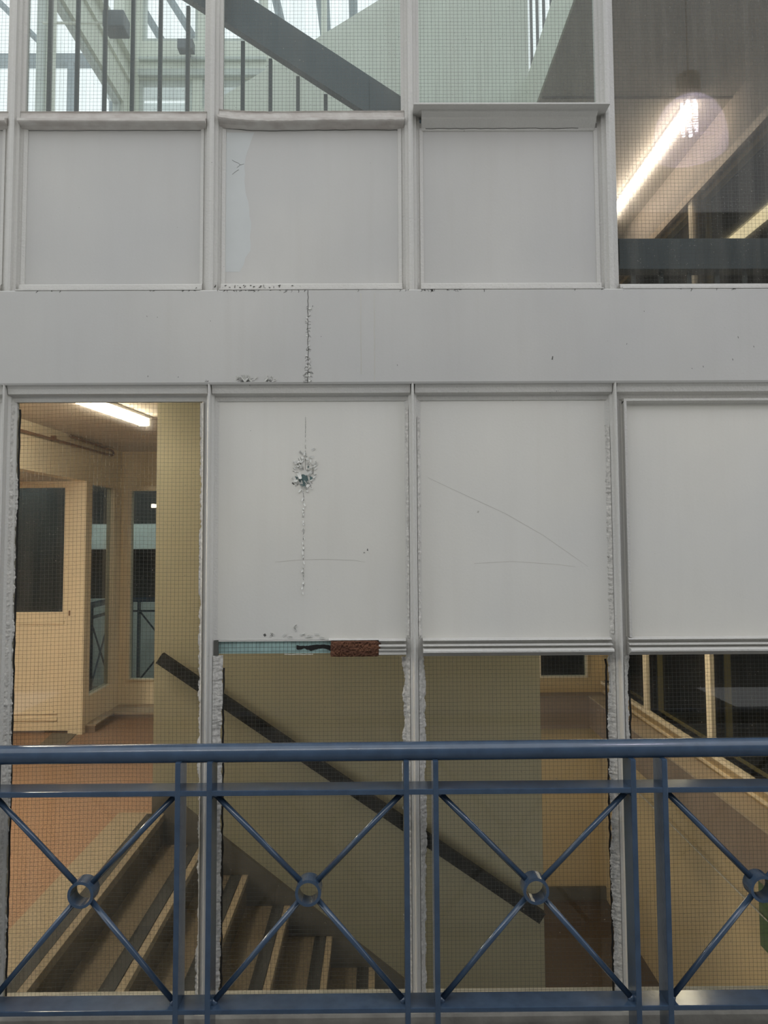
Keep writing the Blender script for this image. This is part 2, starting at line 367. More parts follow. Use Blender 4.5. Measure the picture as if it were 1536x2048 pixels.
for k in range(22):
    z = random.uniform(2.036, 2.12) if k < 15 else random.uniform(2.12, 2.3); s = random.choice((0, math.pi))
    flake(mb, XC+(.001 if s == 0 else -.001), z, yb, random.uniform(.004, .010), random.uniform(.003, .006), s+random.uniform(-.5, .5), .003)
for cx in (-.43, -.405, -.35, -.44, -.415): 
    for k in range(4): flake(mb, cx+random.uniform(-.02, .02), 2.038+random.uniform(0, .01), yb, random.uniform(.008, .016), random.uniform(.004, .008), random.uniform(.3, 2.8), .004)
tag(mb.build('peeling_paint', 'flake', band), kind='stuff')
# two faint rusty drips
mb = MB(); yb = .0; ribbon(mb, jag(-.055, 2.06, 2.32, 12, .001), .0016, yb); ribbon(mb, jag(-.012, 2.035, 2.32, 12, .0012), .0016, yb)
tag(mb.build('drip_mark', mat('drip', (.53, .51, .45, 1), rough=.6), band), kind='stuff')

# ---- windows
def wires(name, x0, x1, z0, z1, parent, wav=0.0, y=GY):
    p = .01245; r = .00036; mb = MB()
    def strip(pts, vert):
        pr = None
        for (x, z) in pts:
            if vert: q = [mb.b.verts.new((x-r, y, z)), mb.b.verts.new((x, y-r, z)), mb.b.verts.new((x+r, y, z))]
            else: q = [mb.b.verts.new((x, y, z-r)), mb.b.verts.new((x, y-r, z)), mb.b.verts.new((x, y, z+r))]
            if pr:
                mb.b.faces.new((pr[0], q[0], q[1], pr[1])); mb.b.faces.new((pr[1], q[1], q[2], pr[2])); mb.b.faces.new((pr[2], q[2], q[0], pr[0]))
            pr = q
    ph = random.uniform(0, 6)
    x = x0+.006
    while x < x1:
        strip([(x+wav*.25*math.sin(z*9+ph)+random.uniform(-.0004, .0004), z) for z in [z0+(z1-z0)*k/6 for k in range(7)]], True); x += p
    z = z0+.005
    while z < z1:
        n = 14
        strip([(a, min(z1, z+wav*(math.sin(a*14+ph)*.5+((x1-a)/(x1-x0))**3*-1.6+.2)+random.uniform(-.0004, .0004))) for a in [x0+(x1-x0)*k/n for k in range(n+1)]], False); z += p
    return tag(mb.build(name, 'wire', parent), kind='stuff')
def putty(x, z0, z1, side, parent, wmin=.010, wmax=.020, y0=.035, amp=1.0, step=.0035):
    """lumpy old putty fillet hugging a mullion; side +1 lies to the right of x"""
    mb = MB(); n = int((z1-z0)/step); prev = None; drift = 0
    for k in range(n+1):
        z = z0+(z1-z0)*k/n; drift = drift*.93+random.uniform(-.0011, .0011)
        w_ = (wmin+wmax)/2+max(-(wmax-wmin)/2, min((wmax-wmin)/2, drift*2+random.uniform(-.0008, .0008)*amp))
        j = lambda a: random.uniform(-a, a)*amp
        row = [mb.b.verts.new((x, y0-.004+j(.0006), z)), mb.b.verts.new((x+side*w_*.35, y0+.001+j(.0024), z+j(.001))),
               mb.b.verts.new((x+side*w_*.7, y0+.010+j(.0024), z+j(.001))), mb.b.verts.new((x+side*w_, GY-.005+j(.0006), z)), mb.b.verts.new((x+side*w_*.98, GY-.001, z))]
        if prev:
            for i in range(4): mb.b.faces.new((prev[i], row[i], row[i+1], prev[i+1]))
        prev = row
    return mb.build('putty', 'putty', parent, smooth=True)
def pane(x0, x1, z0, z1, parent, m='glass', name='pane'):
    return box(name, x0, x1, GY-.0025, GY+.0025, z0, z1, m, parent)

wn = 0
WIN = {}
for i in range(8):
    x0, x1 = MU[i]+HW, MU[i+1]-HW
    # ------------- upper storey
    wn += 1
    if i < 5:
        lab = {2: 'small wired window over straight pinkish sill, upper left', 3: 'wired window over warped flaking sill, diagonal dark handrail behind', 4: 'wired window over deep overhanging ledge, blank pale wall behind', 1: 'sliver of wired window at upper left edge of the picture', 0: 'wired upper window left of the picture'}[i]
        e = tag(empty('window_%d' % wn), lab, 'window', kind='structure')
        pane(x0-.004, x1+.004, 2.925, Z_TOP, e, 'glassup'); wires('wire_mesh', x0, x1, 2.925, 3.75, e)
        pn = box('solid_panel', x0-.006, x1+.006, .041, .056, 2.36, 2.90, 'paint', e)
        # bottom bead
        MB().prism([(.000, 2.333), (.000, 2.337), (.024, 2.342), (.026, 2.358), (.030, 2.3625), (.041, 2.3645), (.058, 2.36), (.058, 2.333)], 'x', x0, x1).build('bottom_bead', 'frame', e)
        # side beads
        for s, xx in ((1, x0), (-1, x1)):
            MB().prism([(xx, .034), (xx+s*.011, .038), (xx+s*.012, .044), (xx, .044)], 'z', 2.362, 2.88).build('side_bead', 'frame', e)
        if i == 4:
            MB().prism([(-.040, 2.9180), (-.040, 2.923), (-.036, 2.9255), (.045, 2.934), (.052, 2.934), (.052, 2.918)], 'x', x0-.022, x1+.022).build('ledge_board', 'frame', e)
            MB().prism([(-.010, 2.918), (-.008, 2.911), (.010, 2.904), (.012, 2.898), (.034, 2.880), (.036, 2.873), (.046, 2.868), (.046, 2.918)], 'x', x0+.006, x1-.008).build('ledge_moulding', 'frame', e)
            mb = MB(); ribbon(mb, jag(0, 0, 1, 1, 0), .001, 0) ; mb.b.free(); mb = MB()
            ribbon(mb, [(x0+.02+k*.02, 2.8785+random.uniform(-.0012, .0012)) for k in range(26)], .0016, .034); tag(mb.build('crack', 'crack', e), kind='stuff')
        else:
            # sill bar; warped in bay 3
            mb = MB(); n = 60; prev = None
            for k in range(n+1):
                t = k/n; x = x0-.010+(x1-x0+.020)*t
                wv = 0
                if i == 3: wv = .012*math.exp(-t*9)-.004*math.exp(-((t-.25)/.18)**2)+random.uniform(-.0007, .0007)
                if i == 2: wv = -.003*t
                jj = (lambda a: random.uniform(-a, a)) if i == 3 else (lambda a: random.uniform(-a, a)*.3)
                pf = [(.050, 2.936), (.042, 2.938+wv*.3), (.026, 2.935+wv*.6), (.030, 2.931+wv*.6+jj(.001)), (.027+jj(.001), 2.912+wv+jj(.001)), (.010, 2.904+wv), (.003, 2.900+wv), (.003, 2.892+wv+jj(.0008)), (.007, 2.889+wv), (.028, 2.886+wv*.8+jj(.001)), (.040, 2.880+wv*.5), (.050, 2.879)]
                row = [mb.b.verts.new((x, a, b)) for a, b in pf]
                if prev:
                    for q in range(len(pf)-1): mb.b.faces.new((prev[q], row[q], row[q+1], prev[q+1]))
                else: mb.b.faces.new(row)
                prev = row
            mb.b.faces.new(prev[::-1])
            mb.build('sill', mat('sill_stain', (.60, .58, .545, 1), rough=.55, noise=.2, scale=16, col2=(.46, .42, .39, 1), bump=.4, stretch=(1, 1, 3)), e)
            mb = MB(); ribbon(mb, [(x0+(x1-x0)*k/30, 2.8775+(.008*math.exp(-k/30*9)-.003*math.exp(-((k/30-.25)/.18)**2) if i == 3 else 0)+random.uniform(-.0008, .0008)) for k in range(31)], .0022 if i == 3 else .0012, .0405)
            tag(mb.build('crack', 'crack', e), kind='stuff')
    else:
        lab = {5: 'dirty wide upper pane with streaks and lamp reflection', 6: 'dirty upper pane at the far right', 7: 'farthest right upper pane beyond the picture'}[i]
        e = tag(empty('window_%d' % wn), lab, 'window', kind='structure')
        pane(x0-.004, x1+.004, 2.352, Z_TOP, e, 'glassdirty'); wires('wire_mesh', x0-.01, x1, 2.36, 3.75, e)
        MB().prism([(.000, 2.333), (.000, 2.338), (.024, 2.343), (.026, 2.354), (.032, 2.358), (.044, 2.361), (.058, 2.36), (.058, 2.333)], 'x', x0, x1).build('bottom_bead', 'frame', e)
    WIN['u', i] = e
    # ------------- lower storey
    wn += 1
    lab = {0: 'unseen lower bay closed solid to block light, left of the picture', 1: 'lower bay closed solid to block light, at the left edge', 2: 'tall wired pane showing the landing, door and lit tube', 3: 'pane under peeling panel, transom broken away to rotten wood', 4: 'wired pane under plain panel with intact triple-line transom, centre', 5: 'wired pane at right showing dark windows over mauve ledge', 6: 'wired lower pane just beyond the right picture edge', 7: 'farthest right wired lower pane beyond the picture'}[i]
    e = tag(empty('window_%d' % wn), lab, 'window', kind='structure'); WIN['l', i] = e
    MB().prism([(.006, 2.034), (.010, 2.026), (.014, 2.020), (.017, 2.004), (.034, 1.998), (.038, 1.982), (.058, 1.982), (.058, 2.034)], 'x', x0-.0225, x1+.0225).build('head_bead', 'frame', e)
    MB().prism([(.000, .118), (.000, .128), (.038, .142), (.058, .142), (.058, .118)], 'x', x0, x1).build('bottom_bead', 'frame', e)
    if i < 2:
        box('solid_panel', x0-.006, x1+.006, .041, .056, .13, 1.99, 'paint', e)  # unseen bays closed full height to keep light off the door
    elif i == 2:
        pane(x0-.004, x1+.004, .13, 1.99, e); wires('wire_mesh', x0-.002, x1+.006, .14, 1.985, e, wav=.004)
        putty(x0-.018, .14, 1.98, 1, e, .014, .022, amp=1.1); putty(x1+.008, .14, 1.98, -1, e, .006, .014, amp=.9)
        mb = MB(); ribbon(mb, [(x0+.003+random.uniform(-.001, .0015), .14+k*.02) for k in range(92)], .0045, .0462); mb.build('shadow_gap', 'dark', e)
    else:
        zt = 1.228
        pane(x0-.004, x1+.004, .13, 1.24, e); wires('wire_mesh', x0-.002, x1+.004, .14, 1.176 if i != 3 else 1.226, e, wav=.0008, y=GY if i != 3 else .0462)
        sp = box('solid_panel', x0-.006, x1+.006, .041, .045, 1.222, 1.99, 'paint_lit_low', e)
        tr_prof = [(.046, 1.231), (.034, 1.2300), (.020, 1.2275), (.018, 1.2240), (.033, 1.2215), (.033, 1.2135), (.012, 1.2115), (.011, 1.2080), (.024, 1.2060), (.024, 1.2005), (-.004, 1.1980), (-.006, 1.1950), (-.006, 1.1900), (.006, 1.1860), (.024, 1.1760), (.040, 1.1730), (.046, 1.1730)]
        if i != 3: MB().prism(tr_prof, 'x', x0-.004, x1+.004).build('transom', 'frame', e)
        if i >= 5:
            MB().prism([(.018, 1.975), (.018, 1.982), (.044, 1.986), (.044, 1.966)], 'x', x0, x1).build('inner_bead', 'frame', e)
            MB().prism([(x0, .018), (x0+.008, .018), (x0+.010, .044), (x0, .044)], 'z', 1.231, 1.975).build('side_bead', 'frame', e)
        # putty down both sides
        putty(x0-.016, .14, 1.172 if i != 3 else 1.18, 1, e, .013 if i != 3 else .022, .022 if i != 3 else .029, y0=.034, amp=1.0)
        putty(x1+.016, .14, 1.172, -1, e, .016, .027, amp=1.2)
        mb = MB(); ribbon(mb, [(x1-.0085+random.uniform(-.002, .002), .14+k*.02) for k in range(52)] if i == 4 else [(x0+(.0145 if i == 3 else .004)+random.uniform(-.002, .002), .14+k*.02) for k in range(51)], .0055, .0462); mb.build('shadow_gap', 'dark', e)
        if i == 3: putty(x1+.016, 1.232, 1.96, -1, e, .013, .019, amp=1.1)
        if i == 4: putty(x0-.016, 1.232, 1.93, 1, e, .014, .019, amp=.9); putty(x1+.016, 1.24, 1.90, -1, e, .018, .025, amp=1.3)
        if i == 3:
            # broken transom: remaining end, rotten wood, bare glass with teal wash, dark notch
            MB().prism(tr_prof[:10]+[(.012, 1.196), (.020, 1.190), (.018, 1.182), (.034, 1.1775), (.046, 1.1775)], 'x', -.003, x1+.004).build('transom', 'frame', e)
            MB().prism([(.046, 1.231), (.034, 1.2300), (.031, 1.2250), (.046, 1.2240)], 'x', -.16, -.002).build('transom_edge', 'frame', e)
            mb = MB(); nx, nz = 44, 12; g = []
            for a in range(nx+1):
                row = []
                for b in range(nz+1):
                    x = -.155+.160*a/nx; z = 1.1725+.0525*b/nz
                    ex = max(0, (a/nx-.88)/.12); z = 1.199+(z-1.199)*(1-.45*ex*ex)
                    edge = min(a, nx-a, b, nz-b) == 0
                    row.append(mb.b.verts.new((x+random.uniform(-.0012, .0012), (.044 if edge else .020+.008*abs(b/nz-.4)+random.uniform(-.003, .003)), z+random.uniform(-.0008, .0008))))
                g.append(row)
            for a in range(nx):
                for b in range(nz): mb.b.faces.new((g[a][b], g[a+1][b], g[a+1][b+1], g[a][b+1]))
            tag(mb.build('rotten_wood', 'wood', e), 'exposed rusty-brown rotten timber')
            # dark smear
            mb = MB(); top = []; bot = []
            for k in range(25):
                t = k/24; x = -.262+.11*t
                top.append((x, 1.2085-.002*math.sin(t*7)+random.uniform(-.001, .001))); bot.append((x, 1.1955+.004*math.sin(t*11)*(t > .2)+random.uniform(-.0015, .0015)))
            for k in range(24):
                q = [top[k], top[k+1], bot[k+1], bot[k]]
                A = [mb.b.verts.new((p[0], .0455, p[1])) for p in q]; B = [mb.b.verts.new((p[0], .0475, p[1])) for p in q]
                mb.b.faces.new(A)
                for c in range(4): mb.b.faces.new((A[c], A[(c+1) % 4], B[(c+1) % 4], B[c]))
            mb.build('tar_smear', 'dark', e)
            # notch cut out of the mullion (dark) and teal wash painted on the back of the bare glass
            box('notch', x0-.014, x0-.001, .0335, .048, 1.180, 1.227, M['crack'], e)
            box('undercoat_wash', x0-.002, -.02, .0466, .0474, 1.1835, 1.226, 'tealwash', e)
            mb = MB()
            ribbon(mb, [(-.50+k*.0115, 1.2275+random.uniform(-.0012, .0012)) for k in range(31)], .0028, .0405); ribbon(mb, [(-.30+k*.01, 1.1800+random.uniform(-.0008, .0008)) for k in range(10)], .0018, .0470)
            mb.build('paint_edge', 'flake', e)
        if i == 4:
            mb = MB()
            ribbon(mb, [(.156, 1.735), (.25, 1.69), (.40, 1.62), (.52, 1.55), (.66, 1.45)], .0007, .041); ribbon(mb, [(.30, 1.462), (.42, 1.468), (.56, 1.458), (.62, 1.45)], .0008, .041)
            ribbon(mb, [(.313, 1.622), (.316, 1.628)], .005, .041)
            tag(mb.build('scratch', bpy.data.materials['scratch'] if 'scratch' in bpy.data.materials else mat('scratch', (.52, .50, .46, 1)), e), kind='stuff')

# ---- peeling on the panel of the second lower bay
e = WIN['l', 3]; yp = .041; px = -.238
mb = MB()
def poly(mb, pts, y, t=.0006):
    A = [mb.b.verts.new((x, y-t, z)) for x, z in pts]; B = [mb.b.verts.new((x, y+.002, z)) for x, z in pts]
    mb.b.faces.new(A)
    for k in range(len(pts)): mb.b.faces.new((A[k], A[(k+1) % len(pts)], B[(k+1) % len(pts)], B[k]))
poly(mb, [(px-.020, 1.740), (px-.004, 1.748), (px+.010, 1.742), (px+.016, 1.722), (px+.006, 1.703), (px-.010, 1.708)], yp)
poly(mb, [(px+.018, 1.742), (px+.032, 1.735), (px+.018, 1.728)], yp)
poly(mb, [(px-.030, 1.742), (px-.020, 1.738), (px-.022, 1.728)], yp)
poly(mb, [(px+.012, 1.775), (px+.017, 1.771), (px+.014, 1.765), (px+.010, 1.770)], yp)
poly(mb, [(px+.018, 1.790), (px+.021, 1.788), (px+.018, 1.785)], yp); poly(mb, [(px+.008, 1.806), (px+.010, 1.804), (px+.008, 1.802)], yp)
tag(mb.build('bare_undercoat', 'teal', e), 'blue-green undercoat showing through the peeled paint')
mb = MB()
for k in range(54):
    a = random.uniform(0, 2*math.pi); r = random.uniform(.022, .042)
    x = px+.002+math.cos(a)*r*.95; z = 1.742+math.sin(a)*r*1.15+(random.uniform(0, .05) if math.sin(a) > .2 else 0)
    flake(mb, x, z, yp, random.uniform(.005, .016), random.uniform(.004, .010), a+math.pi+random.uniform(-.8, .8) if random.random() < .6 else a+random.uniform(-.6, .6), random.uniform(.002, .007))
for (x, z, L, W_, a, c) in ((px-.018, 1.752, .020, .014, -1.2, .010), (px+.002, 1.752, .020, .018, .2, .010), (px+.020, 1.752, .016, .012, 2.3, .010), (px-.034, 1.728, .017, .012, -.2, .012), (px-.012, 1.760, .016, .010, 1.1, .008), (px+.016, 1.716, .014, .010, -2.2, .008)):
    flake(mb, x, z, yp, L, W_, a, c)
z = 1.70
while z > 1.37:   # line of blisters below
    flake(mb, px-.003+random.uniform(-.002, .002), z, yp, random.uniform(.006, .013), random.uniform(.003, .007), random.choice((-1.57, 1.57))+random.uniform(-.5, .5), .004); z -= random.uniform(.008, .018)
z = 1.80
while z < 1.93:
    flake(mb, px+.004, z, yp, .008, .003, 1.5, .0025); z += random.uniform(.012, .03)
for x, z, a in ((-.262, 1.252, 2.0), (-.250, 1.240, .4), (-.27, 1.262, .9), (-.235, 1.235, .1), (-.205, 1.243, .1), (-.21, 1.236, 2.9), (-.305, 1.236, .8), (-.33, 1.24, 2.5), (-.345, 1.235, 1.), (-.29, 1.234, .2), (-.19, 1.232, 0)):
    flake(mb, x, z, yp, .016, .007, a, .006)
tag(mb.build('peeling_paint', 'flake', e, smooth=False), kind='stuff')
mb = MB()
poly(mb, [(px-.040, 1.72), (px-.036, 1.722), (px-.030, 1.716), (px-.034, 1.714)], yp)
gaps(mb, jag(px+.004, 1.79, 1.93, 22, .001), .0009, yp, .4); gaps(mb, jag(px-.002, 1.70, 1.38, 60, .0016), .0011, yp, .45)
for k in range(30):
    a = random.uniform(0, 6.28); r0_, r1_ = random.uniform(.01, .03), random.uniform(.03, .048)
    ribbon(mb, [(px+math.cos(a)*r0_, 1.745+math.sin(a)*r0_*1.2), (px+math.cos(a+.2)*r1_*.8, 1.75+math.sin(a+.2)*r1_*1.3)], .0009, yp)
poly(mb, [(-.366, 1.243), (-.360, 1.247), (-.356, 1.241), (-.361, 1.236)], yp)
poly(mb, [(-.040, 1.505), (-.037, 1.512), (-.035, 1.503)], yp)
tag(mb.build('crack', 'crack', e), kind='stuff')
mb = MB(); ribbon(mb, [(-.33, 1.470), (-.26, 1.476), (-.17, 1.478), (-.08, 1.474), (-.045, 1.468)], .0009, yp); tag(mb.build('scratch', bpy.data.materials['scratch'] if 'scratch' in bpy.data.materials else mat('scratch', (.52, .50, .46, 1)), e), kind='stuff')
# bluish repaint strip and small scrape on the second upper panel
e = WIN['u', 3]
mb = MB(); L_ = []; R_ = []
for k in range(21):
    z = 2.405+.465*k/20; L_.append((-.499, z)); R_.append((-.418+.022*math.sin(k*.35)*(k/20)-(.03*(1-k/3) if k < 3 else 0)+random.uniform(-.003, .003), z))
poly(mb, L_+R_[::-1], .0409, .0002); mb.build('paint_patch', 'patch', e)
mb = MB(); ribbon(mb, [(-.474, 2.778), (-.466, 2.772), (-.455, 2.768), (-.447, 2.761), (-.458, 2.752)], .0008, .0406); ribbon(mb, [(-.447, 2.761), (-.435, 2.764)], .0007, .0406); ribbon(mb, [(-.452, 2.745), (-.463, 2.738), (-.473, 2.729)], .0008, .0406)
for k in range(30):
    x = random.gauss(-.42, .08); ribbon(mb, [(x, 2.345+random.uniform(0, .012)), (x+random.uniform(-.006, .006), 2.345+random.uniform(0, .012))], .0012, .0235)
tag(mb.build('crack', 'crack', e), kind='stuff')

# ---- kerb and walkway, far side of the atrium
tag(MB().prism([(-.004, -.05), (-.004, .112), (.000, .120), (.02, .124), (.12, .124), (.12, -.05)], 'x', -2.6, 2.8).build('baseboard_front', 'conc'), 'grey concrete kerb under the windows', 'kerb', kind='structure')
tag(box('floor', -3.2, 3.2, -6.0, -.004, -.12, 0, 'floor_out'), 'dark grey walkway floor in front of the windows', 'floor', kind='structure')
tag(box('wall_opposite', -9.2, 9.2, -6.2, -6.0, -.12, 5.2, 'opp'), 'grey wall on the far side of the walkway, behind the camera', 'wall', kind='structure')

# ================================================================== railing in front
RY0, RY1, RC = -.185, -.111, -.148
rail = empty('guard_railing', label='blue painted steel railing with round handrail and ringed crosses', cat='railing')
PAIRS = [(-1.836, -1.750), (-1.201, -1.110), (-.571, -.482), (.073, .156), (.715, .804), (1.347, 1.436)]
MB().tube([(-2.4, RC, .929), (-1.2, RC, .930), (0, RC, .933), (1.2, RC, .938), (2.4, RC, .940)], .0265, 28).build('handrail', 'blue', rail, smooth=True)
def lerpz(x, a, b): return a+(b-a)*(x+1)/2
for nm, zc0, th in (('middle_rail', .8295, .015), ('bottom_rail', .2385, .013)):
    mb = MB().box(-2.4, 2.4, RY0, RY1, zc0-th/2, zc0+th/2, .002)
    o = mb.build(nm, 'blue', rail)
for a, b in PAIRS:
    for x in (a, b):
        MB().box(x-.0075, x+.0075, RY0-.001, RY1+.001, 0.0, .915, .002).build('post', 'blue', rail)
CX = [(PAIRS[k][1]+PAIRS[k+1][0])/2 for k in range(5)]
zt, zb, zm = .822, .245, .5525
yc = RC-.006
for k, c in enumerate(CX):
    xl, xr = PAIRS[k][1]+.0075, PAIRS[k+1][0]-.0075
    MB().lathe([(.0365, -.025), (.0365, .025), (.0285, .025), (.0285, -.025), (.0365, -.025)], (c, yc, zm), 40, 'y').build('ring', 'blue', rail, smooth=False)
    for (xx, zz) in ((xl, zt), (xr, zt), (xl, zb), (xr, zb)):
        d = Vector((xx-c, 0, zz-zm)).normalized()*.033
        MB().tube([(xx, yc, zz), (c+d.x, yc, zm+d.z)], .0083, 14).build('diagonal_bar', 'blue', rail, smooth=True)
        mb = MB(); bmesh.ops.create_icosphere(mb.b, subdivisions=2, radius=.012, matrix=Matrix.Translation((xx+(.004 if xx < c else -.004), yc, zz+(-.002 if zz > zm else .004)))); mb.build('weld', 'blue', rail, smooth=True)

# ================================================================== INTERIOR
XL, XR, YS, YB = -2.355, 2.0, 2.06, 4.65
# floors
fl = tag(box('floor.001', -4.2, -1.225, .13, YB+.1, -.25, 0, 'terra'), 'speckled terracotta floor of the landing behind the tall pane', 'floor', kind='structure')
box('edge_border', -1.475, -1.226, .14, 2.05, -.01, .0025, 'noseline', fl)
tag(box('floor_2', .655, XR+.1, .13, YB+.1, -1.85, -1.68, 'brownfloor'), 'brown floor of the lower half landing', 'floor', kind='structure')
tag(box('floor_3', .93, XR+.1, .20, YB, 1.17, 1.33, 'soffit'), 'upper half landing slab hidden behind the panels', 'floor', kind='structure')
tag(box('ceiling', XL-.1, -1.225, .13, YB+.1, 2.335, 2.93, 'ceil'), 'cream ceiling over the landing with a lit tube', 'ceiling', kind='structure')
tag(box('ceiling_1', -4.2, XL-.101, .13, 3.84, 2.005, 2.13, 'soffit'), 'grey soffit of the door recess', 'ceiling', kind='structure')
rsl = tag(box('ceiling_2', .915, XR+.1, .13, YB, 4.005, 4.30, 'soffit'), 'grey soffit of the top half landing with glowing tube, upper right', 'ceiling', kind='structure')
box('fascia', .905, .915, .13, YB, 4.0, 4.305, 'pale', rsl)
box('soffit_joint', .93, XR, 1.76, 1.775, 3.998, 4.006, 'grey', rsl)

# spine wall between flights
sp = MB().prism([(-1.29, -.3), (-1.1, -.5), (.3, -1.68), (.915, -1.68), (.915, 2.6), (-1.29, 2.6)], 'y', YS, YS+.13).build('wall_middle', 'olive')
MB().prism([(-1.29, 2.6), (.915, 2.6), (.915, 5.365), (-1.29, 3.955)], 'y', YS, YS+.13).build('upper_plaster', 'pale', sp)  # wall paint made paler here to carry the upper daylight
tag(sp, 'yellow-olive wall between the stair flights behind the panes', 'wall', kind='structure')
# outer walls
wl = empty('wall_left', label='cream left wall of the landing above the door recess', cat='wall', kind='structure')
holes('plaster', 'x', XL-.1, XL, .13, YB+.1, 2.005, 2.9, [], 'cream', wl)
holes('upper_plaster', 'x', XL-.1, XL, .13, YB+.1, 2.9, 7.9, [(.35, 1.55, 3.2, 5.59), (1.65, 2.95, 3.2, 5.59), (3.05, 4.52, 3.2, 5.59), (.35, 2.2, 6.12, 7.7), (2.3, 4.5, 6.12, 7.7)], 'pale', wl)
holes('glazed_screen', 'x', XL-.07, XL, 3.84, YB+.02, 0, 2.005, [(3.90, 4.46, .272, 1.985)], 'creamwood', wl)
box('glass', XL-.040, XL-.034, 3.90, 4.46, .272, 1.985, 'glassin', wl)
wb = empty('wall_back', label='cream back wall with high windows onto white sky', cat='wall', kind='structure')
holes('plaster', 'y', YB, YB+.1, XL-.1, -.5, -1.68, 2.95, [(-2.30, -1.36, .262, 2.015)], 'cream', wb)
holes('lower_plaster', 'y', YB, YB+.1, -.5, XR+.1, -1.68, 2.95, [(1.443, 1.88, .262, 1.98)], 'ochre', wb)
holes('upper_plaster', 'y', YB, YB+.1, XL-.1, XR+.1, 2.95, 7.9, [(-2.257, -1.75, 3.4, 5.888), (-1.66, -1.14, 3.4, 5.888), (-1.06, -.5, 3.4, 5.888), (-2.235, -1.706, 6.263, 7.7), (-1.60, -1.10, 6.263, 7.7), (-1.05, -.53, 6.263, 7.7), (-.48, .2, 6.263, 7.7), (.3, 1.2, 6.1, 7.7), (1.3, 1.9, 5.9, 7.7)], 'pale', wb)
holes('window_frame', 'y', YB-.02, YB+.06, -2.30, -1.36, .262, 2.015, [(-2.262, -1.40, .275, 1.975)], 'creamwood', wb)
box('glass', -2.262, -1.40, YB+.02, YB+.026, .275, 1.975, 'glassin', wb)
holes('window_frame', 'y', YB-.02, YB+.06, 1.443, 1.88, .262, 1.98, [(1.455, 1.868, .275, 1.965)], 'creamwood', wb)
box('glass', 1.455, 1.868, YB+.02, YB+.026, .275, 1.965, 'glassin', wb)
# upper glazing bars
for (a0, a1, z0, z1) in ((-2.257, -1.75, 3.4, 5.888), (-1.66, -1.14, 3.4, 5.888), (-2.235, -1.706, 6.263, 7.7), (-1.60, -1.10, 6.263, 7.7)):
    holes('upper_frame', 'y', YB+.02, YB+.07, a0, a1, z0, z1, [(a0+.03, a1-.03, z0+.04, z1-.04)], 'upframe', wb)
box('lintel_moulding', -2.255, -1.05, YB-.05, YB, 5.90, 5.96, 'upframe', wb); box('upper_moulding', -2.255, -1.05, YB-.035, YB, 6.06, 6.09, 'upframe', wb)
for (y0, y1) in ((.35, 1.55), (1.65, 2.95), (3.05, 4.52)):
    holes('upper_frame', 'x', XL-.08, XL-.03, y0, y1, 3.2, 5.59, [(y0+.04, y1-.04, 3.25, 5.55)], 'upframe', wl)
box('beam_moulding', XL, XL+.05, .13, YB, 6.05, 6.12, 'pale', wl); box('beam_moulding', XL, XL+.025, .13, YB, 5.86, 5.90, 'pale', wl)
wr = empty('wall_right', label='cream right wall with dark windows over a mauve ledge', cat='wall', kind='structure')
H1 = [(.13, 2.25, .25, 1.12), (2.32, 3.37, .25, 1.12), (3.44, 4.55, .25, 1.12), (.13, 2.31, 1.9, 3.655), (2.37, 4.5, 1.9, 3.655)]
holes('plaster', 'x', XR, XR+.1, .13, YB+.1, -1.85, 3.68, H1, 'ochre', wr)
holes('upper_plaster', 'x', XR, XR+.1, .13, YB+.1, 3.68, 7.9, [(.3, 2.2, 4.8, 7.5), (2.4, 4.4, 4.8, 7.5)], 'wallgrey', wr)
for h in H1: box('glass', XR+.05, XR+.056, h[0], h[1], h[2], h[3], 'glassright', wr)
for yy in (2.25, 3.37): box('window_post', XR-.025, XR+.06, yy, yy+.07, .25, 1.12, 'creamwood', wr)
box('window_post', XR-.02, XR+.06, 2.31, 2.37, 1.9, 3.655, 'creamwood', wr)
box('window_head', XR-.03, XR+.02, .13, 4.55, 3.655, 3.705, 'headwood', wr)
box('window_rail', XR-.03, XR+.06, .13, 4.55, .225, .25, 'creamwood', wr)
box('window_rail', XR-.012, XR, .13, 4.55, .15, .165, 'creamwood', wr)
# mauve boxed ledge right and back
lg = empty('baseboard_right', label='mauve boxed ledge under the right-hand dark windows', cat='ledge', kind='structure')
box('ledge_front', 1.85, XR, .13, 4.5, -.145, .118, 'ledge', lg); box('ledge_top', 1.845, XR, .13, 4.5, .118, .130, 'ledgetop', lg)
lg = empty('baseboard_back', label='mauve boxed ledge across the back wall right of the stair wall', cat='ledge', kind='structure')
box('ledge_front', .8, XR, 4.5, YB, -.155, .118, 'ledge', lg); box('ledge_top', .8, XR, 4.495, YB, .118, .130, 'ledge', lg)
box('skirting', .5, XR, YB-.03, YB, -1.68, -1.57, 'grey', lg)
lg = empty('baseboard_left', label='low pale step with dark front below the corner windows', cat='ledge', kind='structure')
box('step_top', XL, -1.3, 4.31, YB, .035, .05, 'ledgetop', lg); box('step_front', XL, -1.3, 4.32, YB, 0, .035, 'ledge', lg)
box('step_top', XL, XL+.085, 3.86, 4.31, .05, .062, 'ledgetop', lg); box('step_front', XL, XL+.078, 3.86, 4.32, 0, .05, 'ledge', lg)

